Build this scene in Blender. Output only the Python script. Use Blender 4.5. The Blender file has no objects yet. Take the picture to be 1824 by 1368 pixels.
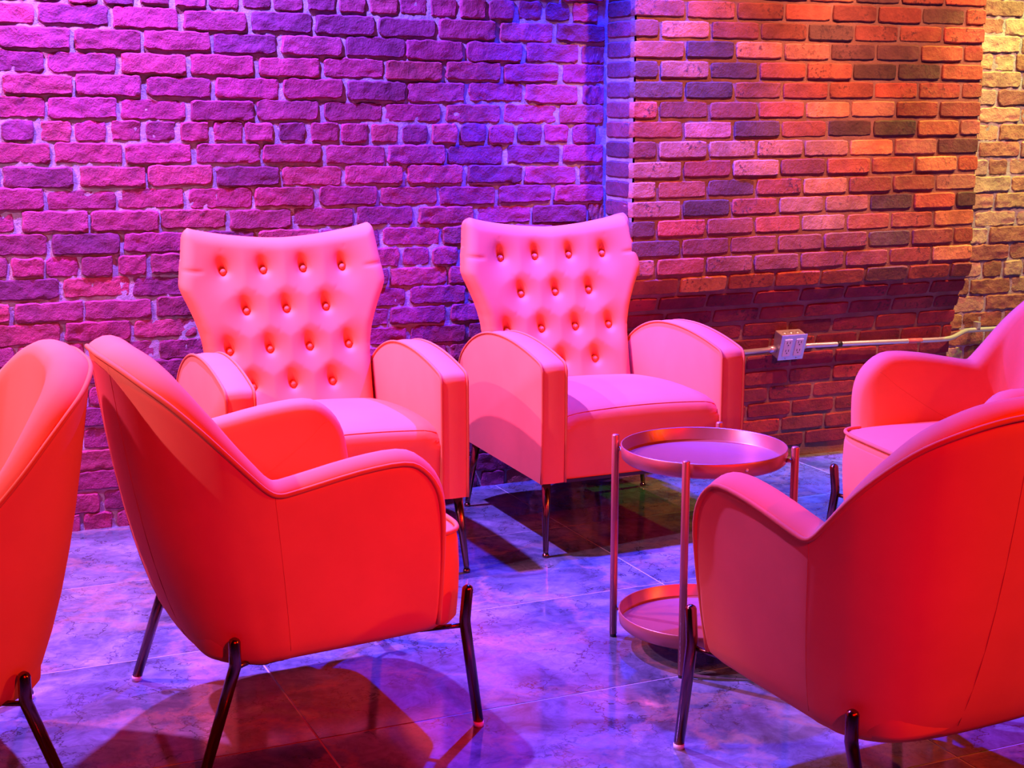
import bpy, bmesh, math, random
from mathutils import Vector, Matrix, noise

# ------------------------------------------------------------------ camera, light, exposure
scene = bpy.context.scene
col = scene.collection
F_PX, HOR, CAM_H, TH = 2650.0, 181.0, 1.395, math.radians(66.2)
PITCH = math.atan((684 - HOR) / F_PX)
HEAD = Vector((math.cos(TH), math.sin(TH), 0)); RIGHT = Vector((math.sin(TH), -math.cos(TH), 0)); UP = Vector((0, 0, 1))
FWD = HEAD * math.cos(PITCH) - UP * math.sin(PITCH)
CUP = HEAD * math.sin(PITCH) + UP * math.cos(PITCH)
cam = bpy.data.cameras.new('camera'); cam.sensor_width = 36.0; cam.lens = F_PX / 1824 * 36.0
cam.clip_start = 0.05; cam.clip_end = 60
camo = bpy.data.objects.new('camera', cam); col.objects.link(camo)
camo.matrix_world = Matrix(((RIGHT.x, CUP.x, -FWD.x, 0), (RIGHT.y, CUP.y, -FWD.y, 0), (RIGHT.z, CUP.z, -FWD.z, CAM_H), (0, 0, 0, 1)))
scene.camera = camo

def proj(p):
    v = Vector(p) - Vector((0, 0, CAM_H)); d = v.dot(FWD)
    return 912 + F_PX * v.dot(RIGHT) / d, 684 - F_PX * v.dot(CUP) / d

scene.view_settings.view_transform = 'Standard'; scene.view_settings.look = 'None'
scene.view_settings.gamma = 1.0; scene.view_settings.use_curve_mapping = False
scene.view_settings.exposure = 0.0
world = bpy.data.worlds.new('world'); scene.world = world; world.use_nodes = True
world.node_tree.nodes['Background'].inputs[0].default_value = (1.0, 0.05, 0.30, 1)
world.node_tree.nodes['Background'].inputs[1].default_value = 0.010

def spot(name, loc, target, color, power, angle, blend=0.4, radius=0.03):
    l = bpy.data.lights.new(name, 'SPOT'); l.color = color; l.energy = power
    l.spot_size = math.radians(angle); l.spot_blend = blend; l.shadow_soft_size = radius
    o = bpy.data.objects.new(name, l); col.objects.link(o); o.location = loc
    d = Vector(target) - Vector(loc); o.rotation_euler = d.to_track_quat('-Z', 'Y').to_euler()
    return o
# colour-changing ceiling spots in a track along the brick wall
spot('pink_track_spot', (-0.35, 4.42, 2.75), (0.35, 4.5, 0.8), (0.95, 0.20, 1.0), 560, 92, 0.7)
spot('lilac_track_spot', (-1.60, 3.60, 2.80), (0.20, 3.95, 0.5), (1.0, 0.46, 0.95), 330, 56, 0.3)
spot('violet_track_spot', (0.85, 4.45, 2.85), (0.9, 3.9, 0.3), (0.22, 0.11, 1.0), 1300, 122, 0.3)
spot('blue_track_spot', (2.30, 4.45, 2.60), (2.45, 3.5, 0.0), (0.010, 0.030, 1.0), 1300, 100, 0.5)
spot('blue_corner_spot', (2.40, 4.76, 2.55), (2.51, 4.90, 0.9), (0.010, 0.020, 1.0), 520, 52, 0.8)
spot('rose_track_spot', (2.95, 3.72, 2.85), (2.95, 4.71, 1.38), (1.0, 0.30, 0.20), 235, 50, 0.5)
spot('rose_track_spot', (3.80, 3.72, 2.85), (3.80, 4.71, 1.38), (1.0, 0.36, 0.22), 235, 50, 0.5)
spot('warm_track_spot', (4.85, 4.00, 2.85), (4.6, 4.95, 1.1), (1.0, 0.50, 0.30), 300, 56)
spot('green_track_spot', (4.70, 4.62, 2.60), (4.5, 4.75, 0.6), (0.42, 1.0, 0.12), 190, 80)
# red and amber spots on the camera side of the room
spot('red_room_spot', (0.8, -1.2, 2.9), (0.40, 2.4, 0.2), (1.0, 0.003, 0.0), 560, 44, 0.75)
spot('red_room_spot', (2.7, -1.2, 2.9), (2.65, 2.6, 0.2), (1.0, 0.003, 0.0), 430, 52, 0.75)
spot('amber_room_spot', (4.6, 0.2, 2.6), (1.0, 3.4, 0.3), (1.0, 0.15, 0.002), 330, 42, 0.6)
scene.cycles.caustics_reflective = False

# ------------------------------------------------------------------ helpers
class MB:
    def __init__(s): s.v = []; s.f = []
    def add(s, verts, faces):
        b = len(s.v); s.v += [tuple(p) for p in verts]; s.f += [tuple(i + b for i in f) for f in faces]
    def grid(s, rows, close_u=False, close_v=False):
        n, m = len(rows), len(rows[0]); f = []
        for i in range(n - (0 if close_u else 1)):
            for j in range(m - (0 if close_v else 1)):
                a = i * m + j; b = i * m + (j + 1) % m; c = ((i + 1) % n) * m + (j + 1) % m; d = ((i + 1) % n) * m + j
                f.append((a, b, c, d))
        s.add([p for r in rows for p in r], f)
    def tube(s, path, rad, seg=8, caps=True, closed=False):
        P = [Vector(p) for p in path]; n = len(P)
        R = rad if isinstance(rad, (list, tuple)) else [rad] * n
        rows = []; nrm = None
        for i in range(n):
            if closed: t = P[(i + 1) % n] - P[i - 1]
            else: t = P[min(i + 1, n - 1)] - P[max(i - 1, 0)]
            t.normalize()
            if nrm is None:
                ref = Vector((0, 0, 1)) if abs(t.z) < 0.9 else Vector((1, 0, 0)); nrm = t.cross(ref).normalized()
            else:
                nrm = (nrm - t * nrm.dot(t)).normalized()
            bn = t.cross(nrm)
            rows.append([P[i] + (nrm * math.cos(2 * math.pi * k / seg) + bn * math.sin(2 * math.pi * k / seg)) * R[i] for k in range(seg)])
        b = len(s.v); s.grid(rows, close_u=closed, close_v=True)
        if caps and not closed:
            s.f.append(tuple(b + k for k in range(seg))[::-1]); s.f.append(tuple(b + (n - 1) * seg + k for k in range(seg)))
    def lathe(s, prof, seg=48, c=(0, 0, 0)):
        rows = [[(c[0] + r * math.cos(2 * math.pi * k / seg), c[1] + r * math.sin(2 * math.pi * k / seg), c[2] + z) for k in range(seg)] for r, z in prof]
        s.grid(rows, close_v=True)
    def box(s, lo, hi):
        x0, y0, z0 = lo; x1, y1, z1 = hi
        s.add([(x0, y0, z0), (x1, y0, z0), (x1, y1, z0), (x0, y1, z0), (x0, y0, z1), (x1, y0, z1), (x1, y1, z1), (x0, y1, z1)],
              [(0, 3, 2, 1), (4, 5, 6, 7), (0, 1, 5, 4), (1, 2, 6, 5), (2, 3, 7, 6), (3, 0, 4, 7)])
    def mesh(s, name, mat=None, smooth=True, merge=1e-5, bevel=0, bevel_seg=2, sharp=None):
        bm = bmesh.new()
        vs = [bm.verts.new(p) for p in s.v]
        for f in s.f:
            try: bm.faces.new([vs[i] for i in f])
            except ValueError: pass
        if merge: bmesh.ops.remove_doubles(bm, verts=bm.verts, dist=merge)
        if bevel: bmesh.ops.bevel(bm, geom=bm.edges[:], offset=bevel, segments=bevel_seg, affect='EDGES', profile=0.6)
        bmesh.ops.recalc_face_normals(bm, faces=bm.faces)
        me = bpy.data.meshes.new(name); bm.to_mesh(me); bm.free()
        if smooth:
            me.polygons.foreach_set('use_smooth', [True] * len(me.polygons))
            if sharp: me.set_sharp_from_angle(angle=math.radians(sharp))
        if mat: me.materials.append(mat)
        return me
    def build(s, name, mat, parent=None, **kw):
        return put(name, s.mesh(name, mat, **kw), parent)

def put(name, me, parent=None, loc=None, rot=None):
    o = bpy.data.objects.new(name, me); col.objects.link(o); o.parent = parent
    if loc is not None: o.location = loc
    if rot is not None: o.rotation_euler = rot
    return o
def tag(o, label, cat, group=None):
    o['label'] = label; o['category'] = cat
    if group: o['group'] = group
    return o
def empty(name, loc=(0, 0, 0), rz=0):
    o = bpy.data.objects.new(name, None); col.objects.link(o); o.location = loc; o.rotation_euler = (0, 0, rz)
    o.empty_display_size = 0.1
    return o
def copy_tree(o, parent=None):
    c = o.copy(); col.objects.link(c); c.parent = parent
    for ch in list(o.children): copy_tree(ch, c)
    return c
def crv(pts, x):
    """Catmull-Rom through a list of equal-length tuples, x in [0, len-1]."""
    n = len(pts); i = min(max(int(x), 0), n - 2); t = x - i
    p0, p1, p2, p3 = pts[max(i - 1, 0)], pts[i], pts[i + 1], pts[min(i + 2, n - 1)]
    return [0.5 * (2 * b + (c - a) * t + (2 * a - 5 * b + 4 * c - d) * t * t + (3 * b - a - 3 * c + d) * t ** 3) for a, b, c, d in zip(p0, p1, p2, p3)]
def lerp(a, b, t): return a + (b - a) * t

# ------------------------------------------------------------------ materials
def mat(name):
    m = bpy.data.materials.new(name); m.use_nodes = True
    nt = m.node_tree; return m, nt.nodes, nt.links, nt.nodes['Principled BSDF']
def ramp(N, stops):
    r = N.new('ShaderNodeValToRGB'); e = r.color_ramp.elements
    while len(e) < len(stops): e.new(0.5)
    for k, (p, c) in enumerate(stops): e[k].position = p; e[k].color = (*c, 1)
    return r
def nz(N, L, vec, scale, detail=4, rough=0.55, dist=0):
    n = N.new('ShaderNodeTexNoise'); n.inputs['Scale'].default_value = scale; n.inputs['Detail'].default_value = detail
    n.inputs['Roughness'].default_value = rough; n.inputs['Distortion'].default_value = dist
    if vec is not None: L.new(vec, n.inputs['Vector'])
    return n
def mixc(N, L, fac, a, b, mode='MIX'):
    m = N.new('ShaderNodeMix'); m.data_type = 'RGBA'; m.blend_type = mode
    for s, v in ((m.inputs[0], fac), (m.inputs[6], a), (m.inputs[7], b)):
        if hasattr(v, 'is_linked') or hasattr(v, 'links'): L.new(v, s)
        elif isinstance(v, (int, float)): s.default_value = v
        else: s.default_value = (*v, 1)
    return m.outputs[2]
def bump(N, L, h, strength, dist, prev=None):
    b = N.new('ShaderNodeBump'); b.inputs['Strength'].default_value = strength; b.inputs['Distance'].default_value = dist
    L.new(h, b.inputs['Height'])
    if prev is not None: L.new(prev, b.inputs['Normal'])
    return b.outputs[0]

def mat_brick(name, rough_amt, spots):
    m, N, L, P = mat(name)
    oi = N.new('ShaderNodeObjectInfo'); tc = N.new('ShaderNodeTexCoord')
    add = N.new('ShaderNodeVectorMath'); add.operation = 'MULTIPLY_ADD'
    L.new(oi.outputs['Random'], add.inputs[0]); add.inputs[1].default_value = (37.0, 91.0, 53.0)
    L.new(tc.outputs['Object'], add.inputs[2]); v = add.outputs[0]
    n1 = nz(N, L, v, 14, 4); n2 = nz(N, L, v, 60, 5, 0.65); n3 = nz(N, L, v, 220, 3, 0.6)
    c = mixc(N, L, 0.75, oi.outputs['Color'], ramp_out(N, L, n1, [(0.3, (0.55, 0.5, 0.5)), (0.62, (1.15, 1.1, 1.05))]), 'MULTIPLY')
    sp = ramp(N, [(0.60 - spots, (0, 0, 0)), (0.70 - spots, (1, 1, 1))]); L.new(n2.outputs[0], sp.inputs[0])
    sel = ramp(N, [(0.50, (0, 0, 0)), (0.60, (0.75, 0.75, 0.75))]); n4 = nz(N, L, v, 7, 2); L.new(n4.outputs[0], sel.inputs[0])
    mm = N.new('ShaderNodeMath'); mm.operation = 'MULTIPLY'; L.new(sp.outputs[0], mm.inputs[0]); L.new(sel.outputs[0], mm.inputs[1])
    c = mixc(N, L, mm.outputs[0], c, (0.045, 0.02, 0.022))
    L.new(c, P.inputs['Base Color']); P.inputs['Roughness'].default_value = 0.85
    b1 = bump(N, L, n1.outputs[0], 0.6 * rough_amt, 0.014)
    b2 = bump(N, L, n2.outputs[0], 0.8 * rough_amt, 0.006, b1)
    L.new(bump(N, L, n3.outputs[0], 0.7 * rough_amt, 0.002, b2), P.inputs['Normal'])
    return m
def ramp_out(N, L, n, stops):
    r = ramp(N, stops); L.new(n.outputs[0], r.inputs[0]); return r.outputs[0]
def mat_mortar(name, c0, c1, amt):
    m, N, L, P = mat(name); tc = N.new('ShaderNodeTexCoord'); v = tc.outputs['Object']
    n1 = nz(N, L, v, 9, 4); n2 = nz(N, L, v, 90, 5, 0.7); n3 = nz(N, L, v, 380, 3, 0.6)
    L.new(ramp_out(N, L, n1, [(0.35, c0), (0.65, c1)]), P.inputs['Base Color']); P.inputs['Roughness'].default_value = 0.95
    b = bump(N, L, n2.outputs[0], 0.8 * amt, 0.006)
    L.new(bump(N, L, n3.outputs[0], 0.6 * amt, 0.002, b), P.inputs['Normal'])
    return m
def mat_velvet(name, c):
    m, N, L, P = mat(name); tc = N.new('ShaderNodeTexCoord')
    n1 = nz(N, L, tc.outputs['Object'], 5, 3); n2 = nz(N, L, tc.outputs['Object'], 900, 2)
    cc = mixc(N, L, 0.5, c, ramp_out(N, L, n1, [(0.35, (0.88, 0.88, 0.88)), (0.65, (1.06, 1.06, 1.06))]), 'MULTIPLY')
    L.new(cc, P.inputs['Base Color']); P.inputs['Roughness'].default_value = 0.85
    P.inputs['Sheen Tint'].default_value = (*c, 1); P.inputs['Sheen Weight'].default_value = 0.2; P.inputs['Sheen Roughness'].default_value = 0.4
    P.inputs['Specular IOR Level'].default_value = 0.15
    L.new(bump(N, L, n2.outputs[0], 0.25, 0.0006), P.inputs['Normal'])
    return m
def mat_metal(name, c, rough, metallic=1.0, coat=0.0):
    m, N, L, P = mat(name); tc = N.new('ShaderNodeTexCoord'); n = nz(N, L, tc.outputs['Object'], 40, 3)
    r = N.new('ShaderNodeMapRange'); r.inputs[3].default_value = rough * 0.85; r.inputs[4].default_value = rough * 1.15
    L.new(n.outputs[0], r.inputs[0]); L.new(r.outputs[0], P.inputs['Roughness'])
    P.inputs['Base Color'].default_value = (*c, 1); P.inputs['Metallic'].default_value = metallic; P.inputs['Coat Weight'].default_value = coat
    return m
def mat_plain(name, c, rough=0.5):
    m, N, L, P = mat(name); tc = N.new('ShaderNodeTexCoord'); n = nz(N, L, tc.outputs['Object'], 60, 2)
    cc = mixc(N, L, 0.3, c, ramp_out(N, L, n, [(0.3, (0.9, 0.9, 0.9)), (0.7, (1.05, 1.05, 1.05))]), 'MULTIPLY')
    L.new(cc, P.inputs['Base Color']); P.inputs['Roughness'].default_value = rough
    return m
def mat_marble():
    m, N, L, P = mat('marble_tile'); oi = N.new('ShaderNodeObjectInfo'); tc = N.new('ShaderNodeTexCoord')
    add = N.new('ShaderNodeVectorMath'); add.operation = 'MULTIPLY_ADD'
    L.new(oi.outputs['Random'], add.inputs[0]); add.inputs[1].default_value = (17.0, 31.0, 3.0); L.new(tc.outputs['Object'], add.inputs[2])
    v = add.outputs[0]
    n1 = nz(N, L, v, 3.0, 5, 0.6, 1.2); n2 = nz(N, L, v, 17, 8, 0.72, 1.0)
    base = ramp_out(N, L, n1, [(0.32, (0.055, 0.065, 0.085)), (0.50, (0.135, 0.155, 0.195)), (0.68, (0.26, 0.28, 0.33))])
    base = mixc(N, L, 0.55, base, ramp_out(N, L, n2, [(0.36, (0.35, 0.35, 0.4)), (0.62, (1.25, 1.25, 1.25))]), 'MULTIPLY')
    dis = N.new('ShaderNodeVectorMath'); dis.operation = 'MULTIPLY_ADD'
    nd = nz(N, L, v, 5, 5, 0.65); L.new(nd.outputs['Color'], dis.inputs[0]); dis.inputs[1].default_value = (0.35, 0.35, 0.35); L.new(v, dis.inputs[2])
    vo = N.new('ShaderNodeTexVoronoi'); vo.feature = 'DISTANCE_TO_EDGE'; vo.inputs['Scale'].default_value = 7.0; L.new(dis.outputs[0], vo.inputs['Vector'])
    vein = ramp_out(N, L, vo, [(0.0, (1, 1, 1)), (0.03, (0, 0, 0))])
    n5 = nz(N, L, v, 4, 3); gate = ramp_out(N, L, n5, [(0.40, (0, 0, 0)), (0.55, (0.9, 0.9, 0.9))])
    mm = N.new('ShaderNodeMath'); mm.operation = 'MULTIPLY'; L.new(vein, mm.inputs[0]); L.new(gate, mm.inputs[1])
    base = mixc(N, L, mm.outputs[0], base, (0.03, 0.025, 0.025))
    vo2 = N.new('ShaderNodeTexVoronoi'); vo2.feature = 'DISTANCE_TO_EDGE'; vo2.inputs['Scale'].default_value = 2.6; L.new(dis.outputs[0], vo2.inputs['Vector'])
    v2 = ramp_out(N, L, vo2, [(0.0, (1, 1, 1)), (0.07, (0, 0, 0))])
    mm2 = N.new('ShaderNodeMath'); mm2.operation = 'MULTIPLY'; L.new(v2, mm2.inputs[0]); L.new(n2.outputs[0], mm2.inputs[1])
    base = mixc(N, L, mm2.outputs[0], base, (0.34, 0.22, 0.16))
    L.new(base, P.inputs['Base Color']); P.inputs['Roughness'].default_value = 0.10; P.inputs['Specular IOR Level'].default_value = 0.5
    return m

M_brick_old = mat_brick('old_brick', 1.0, 0.0)
M_brick_new = mat_brick('pier_brick', 0.7, 0.08)
M_mortar_old = mat_mortar('pale_mortar', (0.29, 0.24, 0.26), (0.44, 0.38, 0.41), 1.0)
M_mortar_new = mat_mortar('brown_mortar', (0.24, 0.115, 0.075), (0.34, 0.18, 0.12), 0.7)
M_velvet = mat_velvet('blush_velvet', (0.88, 0.215, 0.088))
M_piping = mat_velvet('blush_piping', (0.74, 0.18, 0.06))
M_seam = mat_velvet('seam_thread', (0.68, 0.155, 0.05))
M_leg = mat_metal('dark_chrome', (0.24, 0.085, 0.08), 0.2)
M_bronze = mat_metal('bronze_leg', (0.32, 0.17, 0.12), 0.2)
M_copper = mat_metal('rose_copper', (0.50, 0.16, 0.12), 0.34, 0.55)
M_white = mat_plain('white_plastic', (0.8, 0.8, 0.8), 0.4)
M_slot = mat_plain('slot_black', (0.02, 0.02, 0.02), 0.6)
M_steel = mat_metal('galvanised_steel', (0.75, 0.75, 0.77), 0.32, 0.6)
M_tape = mat_plain('black_tape', (0.015, 0.015, 0.018), 0.5)
M_sticker = mat_plain('red_sticker', (0.75, 0.2, 0.2), 0.5)
M_under = mat_plain('dust_cover', (0.03, 0.028, 0.03), 0.9)
M_grout = mat_plain('pale_grout', (0.40, 0.40, 0.42), 0.8)
M_marble = mat_marble()

# ------------------------------------------------------------------ setting: floor
WALL_Y, PIER_Y, PX0, PX1 = 4.92, 4.71, 2.545, 4.100
TX, TY, TX0, TY0 = 1.2385, 0.6493, 0.861, 3.018
mb = MB(); mb.box((-2.9, -0.3, -0.05), (7.1, 5.25, -0.0010))
floor = mb.build('floor', M_grout, smooth=False); floor['kind'] = 'structure'
tile_me = {}
def tile_mesh(w, d):
    k = (round(w, 3), round(d, 3))
    if k not in tile_me:
        b = MB(); b.box((-w / 2, -d / 2, -0.012), (w / 2, d / 2, 0)); tile_me[k] = b.mesh('tile', M_marble, smooth=False, bevel=0.0008, bevel_seg=1)
    return tile_me[k]
G = 0.0045
for i in range(-3, 5):
    for j in range(-5, 3):
        y0 = TY0 + j * TY; y1 = min(y0 + TY, WALL_Y + 0.02)
        put('tile', tile_mesh(TX - G, y1 - y0 - G), floor, (TX0 + (i + 0.5) * TX, (y0 + y1) / 2, 0))

# ------------------------------------------------------------------ setting: brick walls
def brick_mesh(name, Lx, Hz, D, mt, rng, nx, nzv, jit, edge):
    """front at y=0 facing -y, body running to y=+D, centred in x and z, with a worn irregular arris"""
    b = MB()
    sd = rng.random() * 100
    def pt(i, j, inset, y):
        x = (i / nx - 0.5); z = (j / nzv - 0.5)
        px = x * (Lx - 2 * inset); pz = z * (Hz - 2 * inset)
        cr = 1.0
        if i in (0, nx) and j in (0, nzv): cr = 0.0
        n = noise.noise_vector(Vector((px * 45 + sd, pz * 45, sd)))
        px += n.x * jit; pz += n.z * jit
        if cr == 0.0: px -= math.copysign(edge * 0.7, px); pz -= math.copysign(edge * 0.7, pz)
        return (px, y + n.y * jit * 0.8, pz)
    b.grid([[pt(i, j, edge, 0.0) for i in range(nx + 1)] for j in range(nzv + 1)])
    ring = [(i, 0) for i in range(nx)] + [(nx, j) for j in range(nzv)] + [(i, nzv) for i in range(nx, 0, -1)] + [(0, j) for j in range(nzv, 0, -1)]
    b.grid([[pt(i, j, ins, y) for i, j in ring] for ins, y in ((edge, 0.0), (edge * 0.25, edge * 0.55), (0.0, edge * 1.6), (0.0, D))], close_v=True)
    return b.mesh(name, mt, merge=1e-5, sharp=24)
rng = random.Random(7)
def variants(n, Lx, Hz, D, mt, nx, nzv, jit, edge): return [brick_mesh('brick', Lx, Hz, D, mt, rng, nx, nzv, jit, edge) for _ in range(n)]

OLDC = [(0.26, 0.024, 0.095), (0.30, 0.030, 0.10), (0.22, 0.022, 0.09), (0.35, 0.045, 0.10), (0.16, 0.018, 0.085), (0.27, 0.035, 0.11)]
NEWC = [(0.40, 0.095, 0.045), (0.46, 0.13, 0.055), (0.72, 0.29, 0.10), (0.30, 0.08, 0.045), (0.13, 0.06, 0.045), (0.56, 0.24, 0.13), (0.34, 0.10, 0.05), (0.54, 0.12, 0.05), (0.17, 0.07, 0.05)]
LOWC = [(0.26, 0.026, 0.040), (0.32, 0.032, 0.040), (0.38, 0.045, 0.04), (0.22, 0.024, 0.04), (0.30, 0.045, 0.05)]
def shade(c, r): k = r.uniform(0.8, 1.15); return (c[0] * k, c[1] * k * r.uniform(0.9, 1.1), c[2] * k * r.uniform(0.9, 1.1), 1)

def lay(wall, specs, limit=300):
    """specs: (mesh, location, rotation, scale, colour, material).  In view -> a brick object each; the others -> one joined part"""
    vis, rest = [], []
    for s in specs:
        x, y = proj(s[1])
        (vis if -90 < x < 1914 and -40 < y < 1010 else rest).append(s)
    vis.sort(key=lambda s: -1 / (Vector(s[1]) - Vector((0, 0, CAM_H))).length)
    rest += vis[limit:]; vis = vis[:limit]
    for me, loc, rot, sc, c, mt in vis:
        o = put('brick', me, wall, loc, rot); o.scale = sc; o.color = c
    if rest:
        bm = bmesh.new()
        for me, loc, rot, sc, c, mt in rest:
            k = len(bm.verts); bm.from_mesh(me); bm.verts.ensure_lookup_table()
            Mx = Matrix.LocRotScale(Vector(loc), __import__('mathutils').Euler(rot), Vector(sc))
            for v in bm.verts[k:]: v.co = Mx @ v.co
        me2 = bpy.data.meshes.new('brickwork'); bm.to_mesh(me2); bm.free()
        me2.polygons.foreach_set('use_smooth', [True] * len(me2.polygons)); me2.materials.append(rest[0][5]) if not me2.materials else None
        o = put('brickwork', me2, wall); o['kind'] = 'stuff'; o.color = (0.40, 0.11, 0.08, 1)

def rough_sheet(name, mt, x0, x1, z0, z1, yfun, step, amp, seed):
    nx = int((x1 - x0) / step); nzv = int((z1 - z0) / step); rows = []
    for j in range(nzv + 1):
        z = lerp(z0, z1, j / nzv); r = []
        for i in range(nx + 1):
            x = lerp(x0, x1, i / nx); p = Vector((x * 22 + seed, z * 22, seed))
            n = noise.noise(p) * 0.6 + noise.noise(p * 2.7) * 0.5
            r.append((x, yfun(x, z) - n * amp, z))
        rows.append(r)
    b = MB(); b.grid(rows)
    return b
# left wall: common bond, a course of headers every sixth course, courses falling slightly to the right
PIT, LS = 0.0714, 0.2220
SL = -0.0145
sv = variants(12, 0.209, 0.0655, 0.07, M_brick_old, 14, 6, 0.0056, 0.0045)
hv = variants(7, 0.098, 0.0655, 0.07, M_brick_old, 8, 6, 0.0052, 0.0045)
mb = rough_sheet('wall_left', M_mortar_old, -1.9, PX0 + 0.02, -0.03, 2.35, lambda x, z: WALL_Y + 0.0062, 0.0115, 0.0050, 3.1)
mb.box((-1.9, WALL_Y + 0.03, -0.03), (PX0 + 0.02, WALL_Y + 0.3, 2.35))
wall_left = mb.build('wall_left', M_mortar_old); wall_left['kind'] = 'structure'
specs = []; r = random.Random(11)
for k in range(-14, 20):
    header = (k % 6 == 0); zt0 = 1.3385 - k * PIT       # top of course k where x = 0.46
    lp = LS / 2 * 0.985 if header else LS
    off = 0.547 if header else (0.573 if k % 2 else 0.675) + r.uniform(-0.02, 0.02)
    if k > 13: off -= 0.03 * (k - 13)
    n0 = int((-1.85 - off) / lp) - 1
    for n in range(n0, 60):
        xa = off + n * lp; xb = xa + lp
        if xa < -1.85: continue
        if xa > PX0 - 0.03: break
        xb = min(xb, PX0 - 0.001); xm = (xa + xb) / 2; w = xb - xa
        zc = zt0 + SL * max(0.0, 1 - max(0, k - 6) / 10) * (xm - 0.46) - 0.0318
        if zc < 0.02 or zc > 2.32: continue
        base = 0.098 if header else 0.209
        specs.append((r.choice(hv if header else sv), (xm + r.uniform(-0.004, 0.004), WALL_Y + r.uniform(-0.0045, 0.0035), zc + r.uniform(-0.003, 0.003)),
                      (r.uniform(-0.03, 0.03), -SL + r.uniform(-0.012, 0.012), r.uniform(-0.015, 0.015)), ((w - 0.0125 + r.uniform(-0.006, 0.004)) / base, 1, r.uniform(0.94, 1.05)), shade(r.choice(OLDC), r), M_brick_old))
lay(wall_left, specs)

# brick pier, its foot leaning back to the wall line
PROF = [(0.0, 4.845), (0.20, 4.832), (0.35, 4.820), (0.44, 4.815), (0.54, 4.797), (0.61, 4.772), (0.68, 4.738), (0.73, 4.718), (0.78, 4.71), (2.4, 4.71)]
def pier_y(z):
    for (a, ya), (b, yb) in zip(PROF, PROF[1:]):
        if z <= b: return lerp(ya, yb, (z - a) / (b - a))
    return PIER_Y
mb = rough_sheet('wall_center', M_mortar_new, PX0 + 0.012, PX1 - 0.012, -0.03, 2.35, lambda x, z: pier_y(z) + 0.0065, 0.02, 0.002, 9.0)
wall_center = mb.build('wall_center', M_mortar_new); wall_center['kind'] = 'structure'
zs = [-0.03, 0.2, 0.35, 0.44, 0.54, 0.61, 0.68, 0.73, 0.78, 2.35]
for X in (PX0 + 0.006, PX1 - 0.006):
    b = MB(); b.grid([[(X, pier_y(z) + 0.011, z) for z in zs], [(X, WALL_Y + 0.1, z) for z in zs]]); b.build('flank_mortar', M_mortar_old, wall_center)
pv = variants(12, 0.197, 0.0585, 0.075, M_brick_new, 8, 4, 0.0022, 0.0040)
ph = variants(6, 0.0935, 0.0585, 0.075, M_brick_new, 5, 4, 0.0022, 0.0040)
sidev = variants(6, 0.195, 0.0585, 0.06, M_brick_new, 7, 4, 0.0022, 0.0050)
specs = []; r = random.Random(23); PP, PL = 0.0705, 0.2075
courses = [(1.3952 - k * PP, PP, False, k) for k in range(-13, 10)]
zt = 1.3952 - 10 * PP; kk = 10
while zt > 0.04:
    courses.append((zt, 0.0655, True, kk)); zt -= 0.0655; kk += 1
for ztop, pit, low, k in courses:
    zc = ztop - 0.0293 * (pit / PP); hs = pit / PP
    if zc > 2.3: continue
    y = pier_y(zc); lean = math.atan2(pier_y(zc - 0.03) - pier_y(zc + 0.03), 0.06)
    off = PX0 if k % 2 else PX0 - PL / 2
    if low: off += r.uniform(-0.07, 0.07)
    n = -1
    while True:
        xa = off + n * PL; n += 1
        if xa > PX1 - 0.03: break
        xb = min(xa + PL, PX1 + 0.004 + r.uniform(-0.004, 0.004)); xa = max(xa, PX0)
        if xb - xa < 0.04: continue
        w = xb - xa - 0.0105; half = w < 0.14
        if xa == PX0: w += 0.005; xa -= 0.005
        c = r.choice(LOWC if low else NEWC)
        specs.append((r.choice(ph if half else pv), ((xa + xb) / 2, y + r.uniform(-0.003, 0.003), zc + r.uniform(-0.0015, 0.0015)),
                      (lean + r.uniform(-0.01, 0.01), r.uniform(-0.006, 0.006), r.uniform(-0.008, 0.008)), (w / (0.0935 if half else 0.197), 1, hs), shade(c, r), M_brick_new))
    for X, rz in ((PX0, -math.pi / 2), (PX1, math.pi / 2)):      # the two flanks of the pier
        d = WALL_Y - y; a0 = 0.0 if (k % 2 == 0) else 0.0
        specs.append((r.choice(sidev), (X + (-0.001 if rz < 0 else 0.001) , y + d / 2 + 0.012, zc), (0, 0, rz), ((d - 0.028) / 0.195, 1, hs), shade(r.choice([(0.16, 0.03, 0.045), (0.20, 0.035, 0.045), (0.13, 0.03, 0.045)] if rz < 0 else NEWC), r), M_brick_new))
lay(wall_center, specs)

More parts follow.
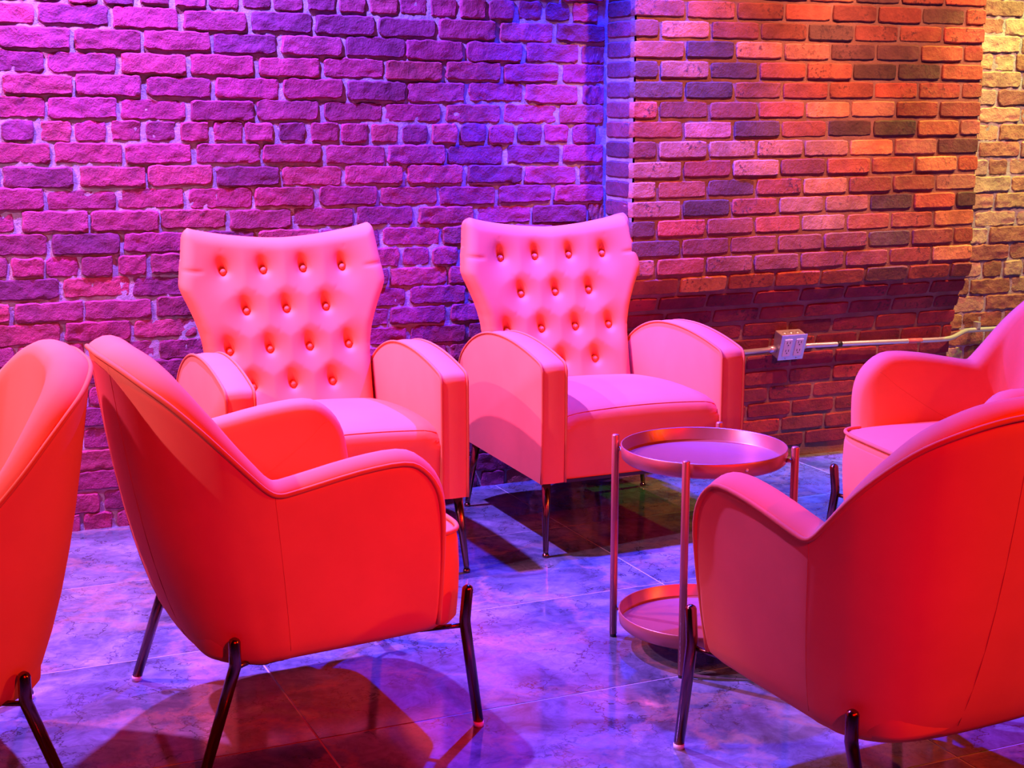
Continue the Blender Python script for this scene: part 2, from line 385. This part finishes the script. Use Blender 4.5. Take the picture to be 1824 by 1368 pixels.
# wall to the right of the pier
mb = rough_sheet('wall_right', M_mortar_old, PX1 - 0.02, 6.9, -0.03, 2.35, lambda x, z: WALL_Y + 0.0050, 0.0125, 0.0050, 5.7)
mb.box((PX1 - 0.02, WALL_Y + 0.03, -0.03), (6.9, WALL_Y + 0.3, 2.35))
wall_right = mb.build('wall_right', M_mortar_old); wall_right['kind'] = 'structure'
specs = []; r = random.Random(31)
for k in range(-14, 20):
    header = (k % 6 == 3); zc = 1.372 - k * 0.0712 - 0.0318
    lp = LS / 2 * 0.985 if header else LS
    off = PX1 + (0.02 if header else (0.05 if k % 2 else -0.06) + r.uniform(-0.02, 0.02))
    for n in range(0, 30):
        xa = off + n * lp; xb = xa + lp
        if xa > 6.8: break
        xa = max(xa, PX1 + 0.002)
        if zc < 0.02 or zc > 2.32: continue
        base = 0.098 if header else 0.209
        specs.append((r.choice(hv if header else sv), ((xa + xb) / 2, WALL_Y + r.uniform(-0.0045, 0.003), zc + r.uniform(-0.002, 0.002)),
                      (r.uniform(-0.025, 0.025), r.uniform(-0.01, 0.01), r.uniform(-0.015, 0.015)), ((xb - xa - 0.0125) / base, 1, r.uniform(0.95, 1.04)), shade(r.choice([(0.40, 0.19, 0.12), (0.46, 0.28, 0.19), (0.36, 0.14, 0.09), (0.50, 0.34, 0.24), (0.30, 0.12, 0.09)]), r), M_brick_old))
lay(wall_right, specs)

# ------------------------------------------------------------------ barrel armchairs
RB = [  # rim (u, v, z), bottom (u, v, z), inward angle, thickness; from the middle of the back round to the front of an arm
    (-.430, .000, .866, -.285, .000, .235, 0, .085), (-.428, .090, .866, -.283, .090, .235, 5, .085), (-.416, .170, .857, -.275, .170, .236, 15, .085),
    (-.387, .245, .832, -.258, .225, .237, 32, .083), (-.350, .290, .800, -.230, .262, .238, 48, .080), (-.300, .325, .750, -.190, .288, .240, 65, .078),
    (-.2555, .345, .702, -.160, .298, .242, 78, .077), (-.205, .352, .648, -.140, .303, .244, 86, .078), (-.172, .354, .616, -.125, .305, .245, 90, .080),
    (-.145, .355, .605, -.110, .305, .246, 90, .080), (-.100, .355, .611, -.080, .305, .247, 90, .080), (.026, .354, .634, .030, .305, .250, 90, .082),
    (.126, .354, .642, .100, .305, .252, 90, .084), (.170, .354, .624, .150, .305, .254, 90, .084), (.202, .353, .582, .185, .305, .255, 90, .082),
    (.216, .348, .520, .205, .305, .256, 90, .078), (.221, .330, .400, .215, .305, .257, 90, .074), (.221, .306, .258, .2205, .305, .2575, 90, .070)]
NB = len(RB) - 1
def barrel_cols(per=3):
    xs = [k / per for k in range(NB * per + 1)]; out = []
    for x in xs:
        q = crv(RB, x); R = Vector(q[0:3]); B = Vector(q[3:6]); a = math.radians(q[6]); t = q[7]
        q0 = crv(RB, max(x - .05, 0)); q1 = crv(RB, min(x + .05, NB)); T = (Vector(q1[:3]) - Vector(q0[:3])).normalized()
        if x == 0: T = Vector((0, 1, 0))
        inn = Vector((math.cos(a), -math.sin(a), 0)); upn = inn.cross(T).normalized()
        inn = (inn - T * inn.dot(T)).normalized() if abs(inn.dot(T)) < 0.9 else inn
        out.append((x, R, B, inn, upn, t))
    return out
def outer(R, B, inn, x, tau):
    bl = lerp(0.030, 0.008, min(1, x / 6.0)) * min(1.0, (R - B).length / 0.2)
    return B.lerp(R, tau) - inn * bl * math.sin(math.pi * tau ** 0.7)
def make_barrel():
    root = empty('barrel_armchair')
    cols = barrel_cols()
    taus = [0, .06, .15, .28, .42, .56, .70, .84, .95, 1.0]
    rows = []
    for x, R, B, inn, upn, t in cols:
        c = []
        c.append(B + inn * 0.050 + Vector((0, 0, -0.030)) * min(1, (R - B).length / .1))
        c.append(B + inn * 0.016 + Vector((0, 0, -0.017)) * min(1, (R - B).length / .1))
        for ta in taus: c.append(outer(R, B, inn, x, ta))
        for a in (.06, .2, .4, .6, .8, .93):
            c.append(R + inn * t * a + upn * 0.024 * math.sin(math.pi * min(1, a * 0.92 + 0.02)) ** 0.8)
        for ta in (.985, .95, .88, .78, .66, .54, .40, .28, .15):
            k = math.sin(math.pi * (1 - ta)) if x < 6 else 0
            c.append(outer(R, B, inn, x, ta) + inn * (t + 0.006 * math.sin(math.pi * ta)))
        rows.append(c)
    mir = [[Vector((p.x, -p.y, p.z)) for p in c] for c in rows[:0:-1]]
    b = MB(); b.grid(mir + rows)
    b.build('shell', M_velvet, root, merge=2e-4)
    under = [c[0] for c in rows]
    ring = [Vector((p.x, -p.y, p.z - .001)) for p in under[:0:-1]] + [p - Vector((0, 0, .001)) for p in under]
    b = MB(); b.add(ring, [tuple(range(len(ring)))]); b.build('dust_cover', M_under, root, smooth=False, merge=1e-4)
    path = [R - inn * 0.001 + upn * 0.001 for x, R, B, inn, upn, t in cols]
    path = [Vector((p.x, -p.y, p.z)) for p in path[:0:-1]] + path
    b = MB(); b.tube(path, 0.0056, 8); b.build('piping', M_piping, root)
    # seams: outer side below the dip in the rim, back panel, inner arm
    def seam(fx, t0, t1, off=0.0, inner=False):
        q = crv(RB, fx); R = Vector(q[:3]); B = Vector(q[3:6]); a = math.radians(q[6]); inn = Vector((math.cos(a), -math.sin(a), 0))
        pts = [outer(R, B, inn, fx, lerp(t0, t1, k / 10)) for k in range(11)]
        for sgn in (1, -1):
            b = MB(); b.tube([(p.x, sgn * p.y, p.z) for p in pts], 0.0006, 5); b.build('seam', M_seam, root)
    seam(8.6, 0.99, 0.02); seam(1.05, 0.99, 0.02)
    pts = []
    for k in range(13):
        f = k / 12; x = lerp(13.2, 10.2, f); q = crv(RB, x); R = Vector(q[:3]); B = Vector(q[3:6]); inn = Vector((0, -1, 0))
        pts.append(outer(R, B, inn, x, lerp(0.985, 0.55, f)) + inn * (q[7] + 0.006 * math.sin(math.pi * lerp(.985, .55, f)) - 0.0003))
    for sgn in (1, -1):
        b = MB(); b.tube([(p.x, sgn * p.y, p.z) for p in pts], 0.0006, 5); b.build('seam', M_seam, root)
    # seat: upholstered block, proud of the arms at the front, with a piped top edge
    def outline(g, n=64):
        out = []
        for k in range(n):
            a = 2 * math.pi * k / n; ca, sa = math.cos(a), math.sin(a)
            ex = 0.30
            u = math.copysign(abs(ca) ** ex, ca); v = math.copysign(abs(sa) ** ex, sa)
            u = 0.015 + u * (0.302 + g); v = v * (0.276 + g)
            if u < 0.19: v = max(-0.272, min(0.272, v))
            out.append((u, v))
        return out
    def zt(u): return 0.452 + 0.010 * math.cos(max(-1, min(1, (u - 0.0) / 0.34)) * 1.3)
    rows = []
    for g, z in ((-.030, .222), (-.012, .228), (0, .245), (.004, .30), (.006, .36), (.004, .42), (.0, .444)):
        rows.append([(u, v, z) for u, v in outline(g)])
    for g, dz in ((-.004, -.004), (-.02, .002), (-.06, .012), (-.12, .018), (-.19, .021), (-.25, .022)):
        rows.append([(u, v, zt(u) - 0.008 + dz) for u, v in outline(g)])
    b = MB(); b.grid(rows, close_v=True); n = len(b.v); b.f.append(tuple(range(n - 64, n))); b.f.append(tuple(range(64))[::-1])
    seat = b.build('seat', M_velvet, root)
    b = MB(); b.tube([(u, v, 0.450) for u, v in outline(0.002)], 0.0056, 8, closed=True); b.build('piping', M_piping, seat)
    # legs
    for su, top, kink, foot in ((1, (.298, .300, .335), (.291, .300, .246), (.319, .309, .010)), (-1, (-.238, .303, .300), (-.238, .303, .238), (-.315, .309, .010))):
        for sv_ in (1, -1):
            t, k, f = [Vector((p[0], sv_ * p[1], p[2])) for p in (top, kink, foot)]
            pth = [t, t + Vector((0, 0, -.004)), t + Vector((0, 0, -.010)), k + Vector((0, 0, .012)), k, k.lerp(f, .06), f]
            b = MB(); b.tube(pth, [.0045, .0105, .013, .013, .0132, .013, .0118], 14); lg = b.build('leg', M_leg, root)
            b = MB(); b.tube([f + Vector((0, 0, .002)), f - Vector((0, 0, .010))], .0124, 14); b.build('foot_cap', M_white, lg)
            b = MB(); b.tube([k + Vector((0, 0, -.004)), Vector((k.x * .72, k.y * .78, .222))], .006, 8); b.build('bracket', M_leg, root)
    return root
proto = make_barrel()
barrels = [((.881, 3.236, 0), 2.742, 'red-lit velvet barrel armchair seen side-on, standing before the tufted chairs at left of centre'),
           ((1.897, 2.352, 0), 93.2, 'velvet barrel armchair with its back to us, nearest at right, before the tray table'),
           ((2.870, 3.216, 0), 172.1, 'velvet barrel armchair at the right edge, facing left, half hidden behind the nearest chair'),
           ((-.009, 3.200, 0), 181.6, 'red-lit velvet barrel armchair at the left edge of the picture, its back against another chair')]
for k, (loc, a, lab) in enumerate(barrels):
    o = proto if k == 0 else copy_tree(proto)
    o.location = loc; o.rotation_euler = (0, 0, math.radians(a)); tag(o, lab, 'armchair', 'velvet barrel armchairs')

# ------------------------------------------------------------------ tufted wing armchairs
BUT = [(v, .861) for v in (-.198, -.066, .066, .198)] + [(v, .735) for v in (-.132, 0, .132)] + [(v, .612) for v in (-.198, -.066, .066, .198)] + [(v, .497) for v in (-.132, 0, .132)]
def seg_d(px, pz, ax, az, bx, bz):
    dx, dz = bx - ax, bz - az; t = max(0, min(1, ((px - ax) * dx + (pz - az) * dz) / (dx * dx + dz * dz)))
    return math.hypot(px - ax - t * dx, pz - az - t * dz)
SEGS = []
for i, (a, za) in enumerate(BUT):
    for (c, zc_) in BUT[i + 1:]:
        if abs(abs(a - c) - .066) < .01 and abs(abs(za - zc_) - .122) < .02: SEGS.append((a, za, c, zc_))
SEGS += [(-.198, .861, -.34, .872), (.198, .861, .34, .872), (-.198, .612, -.30, .616), (.198, .612, .30, .616)]
for a in (-.198, -.066, .066, .198): SEGS.append((a, .861, a * 1.02, .93))
WID = [(.36, .268), (.50, .268), (.58, .270), (.63, .275), (.67, .283), (.71, .296), (.75, .312), (.79, .330), (.812, .338), (.82, .3385), (.83, .338), (.90, .327), (.975, .317), (.988, .313), (.997, .306), (1.003, .297)]
def half_w(z):
    for (a, wa), (b, wb) in zip(WID, WID[1:]):
        if z <= b: return lerp(wa, wb, max(0, (z - a) / (b - a)))
    return WID[-1][1]
def back_u(v, z):
    w = max(0, abs(v) - .14); return -.238 - .235 * (z - .45) + 0.45 * w * w * min(1, max(0, (z - .45) / .25))
def make_wing():
    root = empty('wing_armchair')
    ns, nt_ = 108, 100; rows = []; ZB = .36
    for j in range(nt_ + 1):
        t = j / nt_; r_ = []
        for i in range(ns + 1):
            s = -1 + 2 * i / ns
            vtop = s * .315; ztop = .962 + .040 * min(1, abs(s)) ** 1.7
            z = lerp(ZB, ztop, t); w = half_w(z); v = s * w
            u = back_u(v, z)
            e = 1 - min(1, min((1 - abs(s)) * w, (1 - t) * (ztop - ZB)) / .040)
            u -= .034 * (1 - math.sqrt(max(0, 1 - e * e)))
            dep = 0.0
            for bv, bz in BUT:
                dv, dz = v - bv, z - bz
                if abs(dv) < .09 and abs(dz) < .12:
                    q = ((dv + .25 * max(0, dz)) / .0145) ** 2 + (dz / (.030 if dz > 0 else .0145)) ** 2
                    q2 = (dv / .05) ** 2 + (dz / .055) ** 2
                    dep = max(dep, .026 * math.exp(-q) + .015 * math.exp(-q2))
            cr = 0.0
            for sg in SEGS:
                d = seg_d(v, z, *sg)
                if d < .02: cr = max(cr, .0028 * math.exp(-(d / .0042) ** 2) + .002 * math.exp(-(d / .012) ** 2))
            u -= max(dep, cr) if dep > cr else cr
            r_.append(Vector((u, v, z)))
        rows.append(r_)
    b = MB(); b.grid(rows)
    edge = [rows[j][0] for j in range(nt_ + 1)] + rows[nt_][1:] + [rows[j][ns] for j in range(nt_ - 1, -1, -1)]
    def rear(p, k):
        cx = Vector((p.x, p.y * (1 - .02 * k), p.z - (.012 * k if p.z > .9 else 0))); cx.x = p.x - .062 * k - .006; return cx
    rr = [edge] + [[rear(p, k) for p in edge] for k in (.15, .5, .85)]
    b.grid(rr)
    # upholstered rear of the back: the same outline, set behind the front
    rg = []
    for j in range(0, nt_ + 1, 5):
        q = []
        for i in range(0, ns + 1, 4):
            p = rows[j][i]; q.append(Vector((back_u(p.y, p.z) - .034 - .0587, p.y * .983, p.z - (.0102 if p.z > .9 else 0))))
        rg.append(q)
    b.grid(rg)
    back = b.build('backrest', M_velvet, root, merge=1e-5)
    for bv, bz in BUT:
        u0 = back_u(bv, bz) - .030
        prof = [(.0005, .0105), (.0045, .0098), (.0085, .0075), (.0110, .0035), (.0115, 0), (.010, -.004)]
        rows2 = [[(u0 + h, bv + rr_ * math.cos(2 * math.pi * k / 14), bz + rr_ * math.sin(2 * math.pi * k / 14)) for k in range(14)] for rr_, h in prof]
        bb = MB(); bb.grid(rows2, close_v=True); bb.build('button', M_velvet, back)
    # arms
    AP = [(.334, .231), (.338, .40), (.338, .560), (.336, .588), (.326, .604), (.300, .614), (.22, .632), (.12, .647), (.02, .653), (-.08, .648), (-.17, .628), (-.25, .594), (-.315, .548), (-.345, .505), (-.350, .46), (-.345, .34), (-.335, .243)]
    AP2 = [crv(AP, k / 3) for k in range((len(AP) - 1) * 3 + 1)]
    cx, cz = 0.0, .42
    for sg in (1, -1):
        v0, v1 = .276, .361
        rows2 = []
        for vv, sh in ((v0, .010), (v0 + .003, .003), (v0 + .010, 0), ((v0 + v1) / 2, -.0035), (v1 - .008, 0), (v1 - .002, .003), (v1, .008)):
            ring = []
            for k, (u, z) in enumerate(AP2):
                a = AP2[max(k - 1, 0)]; c = AP2[min(k + 1, len(AP2) - 1)]
                T = Vector((c[0] - a[0], c[1] - a[1])).normalized(); nrm = Vector((T.y, -T.x))
                ring.append((u - nrm.x * sh, sg * vv, z - nrm.y * sh))
            rows2.append(ring)
        b = MB(); b.grid(rows2, close_v=True); nn = len(AP2)
        b.f.append(tuple(range(nn))); b.f.append(tuple(range(6 * nn, 7 * nn))[::-1])
        arm = b.build('arm', M_velvet, root, sharp=50)
        for vv in (v0 + .002, v1 - .001):
            b = MB(); b.tube([(u, sg * vv, z) for u, z in AP2], .0042, 7); b.build('piping', M_piping, arm)
    # seat with front apron
    rows2 = []
    sp = [(.320, .231), (.326, .30), (.330, .38), (.331, .405), (.327, .425), (.312, .443), (.28, .454), (.20, .463), (.05, .465), (-.10, .455), (-.24, .435), (-.27, .40), (-.27, .25)]
    sp = [crv(sp, k / 2) for k in range((len(sp) - 1) * 2 + 1)]
    for i in range(25):
        s = -1 + i / 12; v = s * .2765; e = max(0, (abs(s) - .8) / .2); crown = .012 * (1 - s * s)
        rows2.append([(u - .012 * e * e * (1 if z > .40 and u > .25 else .15), v, z + (crown if z > .42 else 0) - (.012 * e * e if z > .42 else 0)) for u, z in sp])
    b = MB(); b.grid(rows2, close_v=True); nn = len(sp)
    b.f.append(tuple(range(nn))); b.f.append(tuple(range(24 * nn, 25 * nn))[::-1])
    seat = b.build('seat', M_velvet, root, sharp=60)
    b = MB(); b.tube([(.3165 - .010 * max(0, (abs(s) - .8) / .2) ** 2, s * .272, .4400 + .012 * (1 - s * s) - .010 * max(0, (abs(s) - .8) / .2) ** 2) for s in [-1 + k / 12 for k in range(25)]], .0014, 6); b.build('seam', M_velvet, seat)
    b = MB(); b.box((-.335, -.30, .226), (.325, .30, .236)); b.build('dust_cover', M_under, root, smooth=False)
    for u, v, fu, fv in ((.315, .335, .346, .350), (-.275, .325, -.303, .350)):
        for sg in (1, -1):
            t = Vector((u, sg * v, .232)); f = Vector((fu, sg * fv, .012))
            b = MB(); b.tube([t, t.lerp(f, .5), t.lerp(f, .96), f], [.0145, .0115, .0085, .0080], 14); lg = b.build('leg', M_bronze, root)
            b = MB(); b.lathe([(.001, .014), (.007, .013), (.0105, .009), (.0115, .005), (.0105, .001), (.001, 0)], 14, (f.x, f.y, 0)); b.build('glide', M_bronze, lg)
    return root
wp = make_wing()
wings = [((1.262, 4.340, 0), -90.0, 'pink velvet wing armchair with button-tufted back, behind the side-on barrel chair, left of the pair'),
         ((2.244, 4.380, 0), -90.0, 'pink velvet wing armchair with button-tufted back, standing behind the tray table near the pier')]
for k, (loc, a, lab) in enumerate(wings):
    o = wp if k == 0 else copy_tree(wp)
    o.location = loc; o.rotation_euler = (0, 0, math.radians(a)); tag(o, lab, 'armchair', 'tufted wing armchairs')

# ------------------------------------------------------------------ tray table
tb = tag(empty('tray_table', (1.935, 3.178, 0), math.radians(3.5)), 'round two-tier rose copper tray table with four thin legs', 'side table')
def tray(z):
    b = MB(); b.lathe([(.0005, 0), (.198, 0), (.2045, .004), (.2075, .034), (.2095, .036), (.2115, .034), (.2085, .002), (.203, -.003), (.0005, -.003)], 72)
    t = b.build('tray', M_copper, tb); t.location = (0, 0, z)
    return t
for z in (.502, .064):
    t = tray(z)
    for a in (-95, -35, 55, 145):
        A = math.radians(a); b = MB()
        b.tube([(.2085 * math.cos(A), .2085 * math.sin(A), .018), (.2118 * math.cos(A), .2118 * math.sin(A), .018)], .0042, 10); b.build('rivet', M_white, t)
LR = .2305
for q in range(4):
    A = math.radians(45 + 90 * q); x, y = LR * math.cos(A), LR * math.sin(A)
    b = MB(); b.tube([(x, y, .008), (x, y, .546), (x, y, .549)], [.0098, .0098, .008], 14); lg = b.build('leg', M_copper, tb)
    b = MB(); b.tube([(x, y, 0), (x, y, .009)], .0086, 12); b.build('foot_cap', M_slot, lg)
    for z in (.512, .078):
        b = MB(); b.tube([(x, y, z), (x * .905, y * .905, z)], .0055, 8); b.build('bracket', M_copper, lg)

# ------------------------------------------------------------------ conduit and outlet
OB = Vector((3.285, 4.775, .466)); TILT = math.radians(17)
ob = tag(empty('outlet_box', OB), 'grey metal outlet box with two white receptacles on the pier wall', 'outlet'); ob.rotation_euler = (TILT, 0, 0)
b = MB(); b.box((-.055, -.012, -.050), (.055, .040, .050)); b.build('box', M_steel, ob, smooth=False, bevel=.003)
b = MB(); b.box((-.058, -.018, -.053), (.058, -.012, .053)); pl = b.build('cover_plate', M_steel, ob, smooth=False, bevel=.0025)
for x in (-.0255, .0255):
    b = MB(); b.box((x - .0168, -.0215, -.036), (x + .0168, -.017, .036)); rc = b.build('receptacle', M_white, ob, smooth=False, bevel=.0015)
    for z in (.019, -.015):
        for dx in (-.0065, .0065):
            b = MB(); b.box((x + dx - .0011, -.0222, z), (x + dx + .0011, -.0208, z + .009)); b.build('slot', M_slot, rc, smooth=False)
        b = MB(); b.tube([(x, -.0208, z - .006), (x, -.0222, z - .006)], .0026, 8); b.build('slot', M_slot, rc, smooth=False)
for x in (-.0255, .0255):
    b = MB(); b.tube([(x, -.018, -.046), (x, -.0195, -.046)], .0028, 8); b.build('screw', M_steel, pl)
for x in (-.03, 0, .03):
    b = MB(); b.tube([(x, .012, .049), (x, .012, .0515)], .010, 14); b.build('knockout', M_steel, ob)
o3 = Vector((3.285, 4.79, .452))
cd = tag(empty('conduit', o3), 'galvanised steel conduit pipe running right from the outlet box, bending back past the pier', 'conduit', 'conduit lengths')
cl = tag(empty('conduit', o3), 'short galvanised conduit pipe between the outlet box and the tufted armchair', 'conduit', 'conduit lengths')
def cpath(pts, rad, name, m, par):
    P = [Vector(p) - o3 for p in pts]; d = MB(); d.tube(P, rad, 14); return d.build(name, m, par)
raw = [(3.350, 4.790, .458), (3.6, 4.790, .452), (3.9, 4.790, .443), (4.03, 4.790, .440), (4.09, 4.800, .441), (4.16, 4.838, .446), (4.22, 4.872, .450), (4.28, 4.886, .450), (4.6, 4.888, .446), (6.5, 4.888, .43)]
sm = [crv(raw, k / 4) for k in range((len(raw) - 1) * 4 + 1)]
cpath(sm, .0098, 'pipe', M_steel, cd)
cpath([(2.60, 4.790, .446), (3.0, 4.790, .449), (3.218, 4.790, .4535)], .0098, 'pipe', M_steel, cl)
cpath([(3.198, 4.790, .4535), (3.2255, 4.790, .454)], .0135, 'connector', M_steel, cl)
cpath([(3.3445, 4.790, .458), (3.362, 4.790, .458)], .0135, 'connector', M_steel, cd)
cpath([(3.515, 4.790, .4545), (3.535, 4.790, .454)], .0112, 'tape_band', M_tape, cd)
cpath([(3.86, 4.790, .4445), (3.93, 4.790, .4425)], .0101, 'sticker', M_sticker, cd)
b = MB(); P0 = Vector((4.30, 4.886, .450)) - o3
b.box((P0.x - .008, P0.y - .011, P0.z + .006), (P0.x + .008, P0.y + .02, P0.z + .034)); b.build('strap', M_steel, cd, smooth=False, bevel=.002)
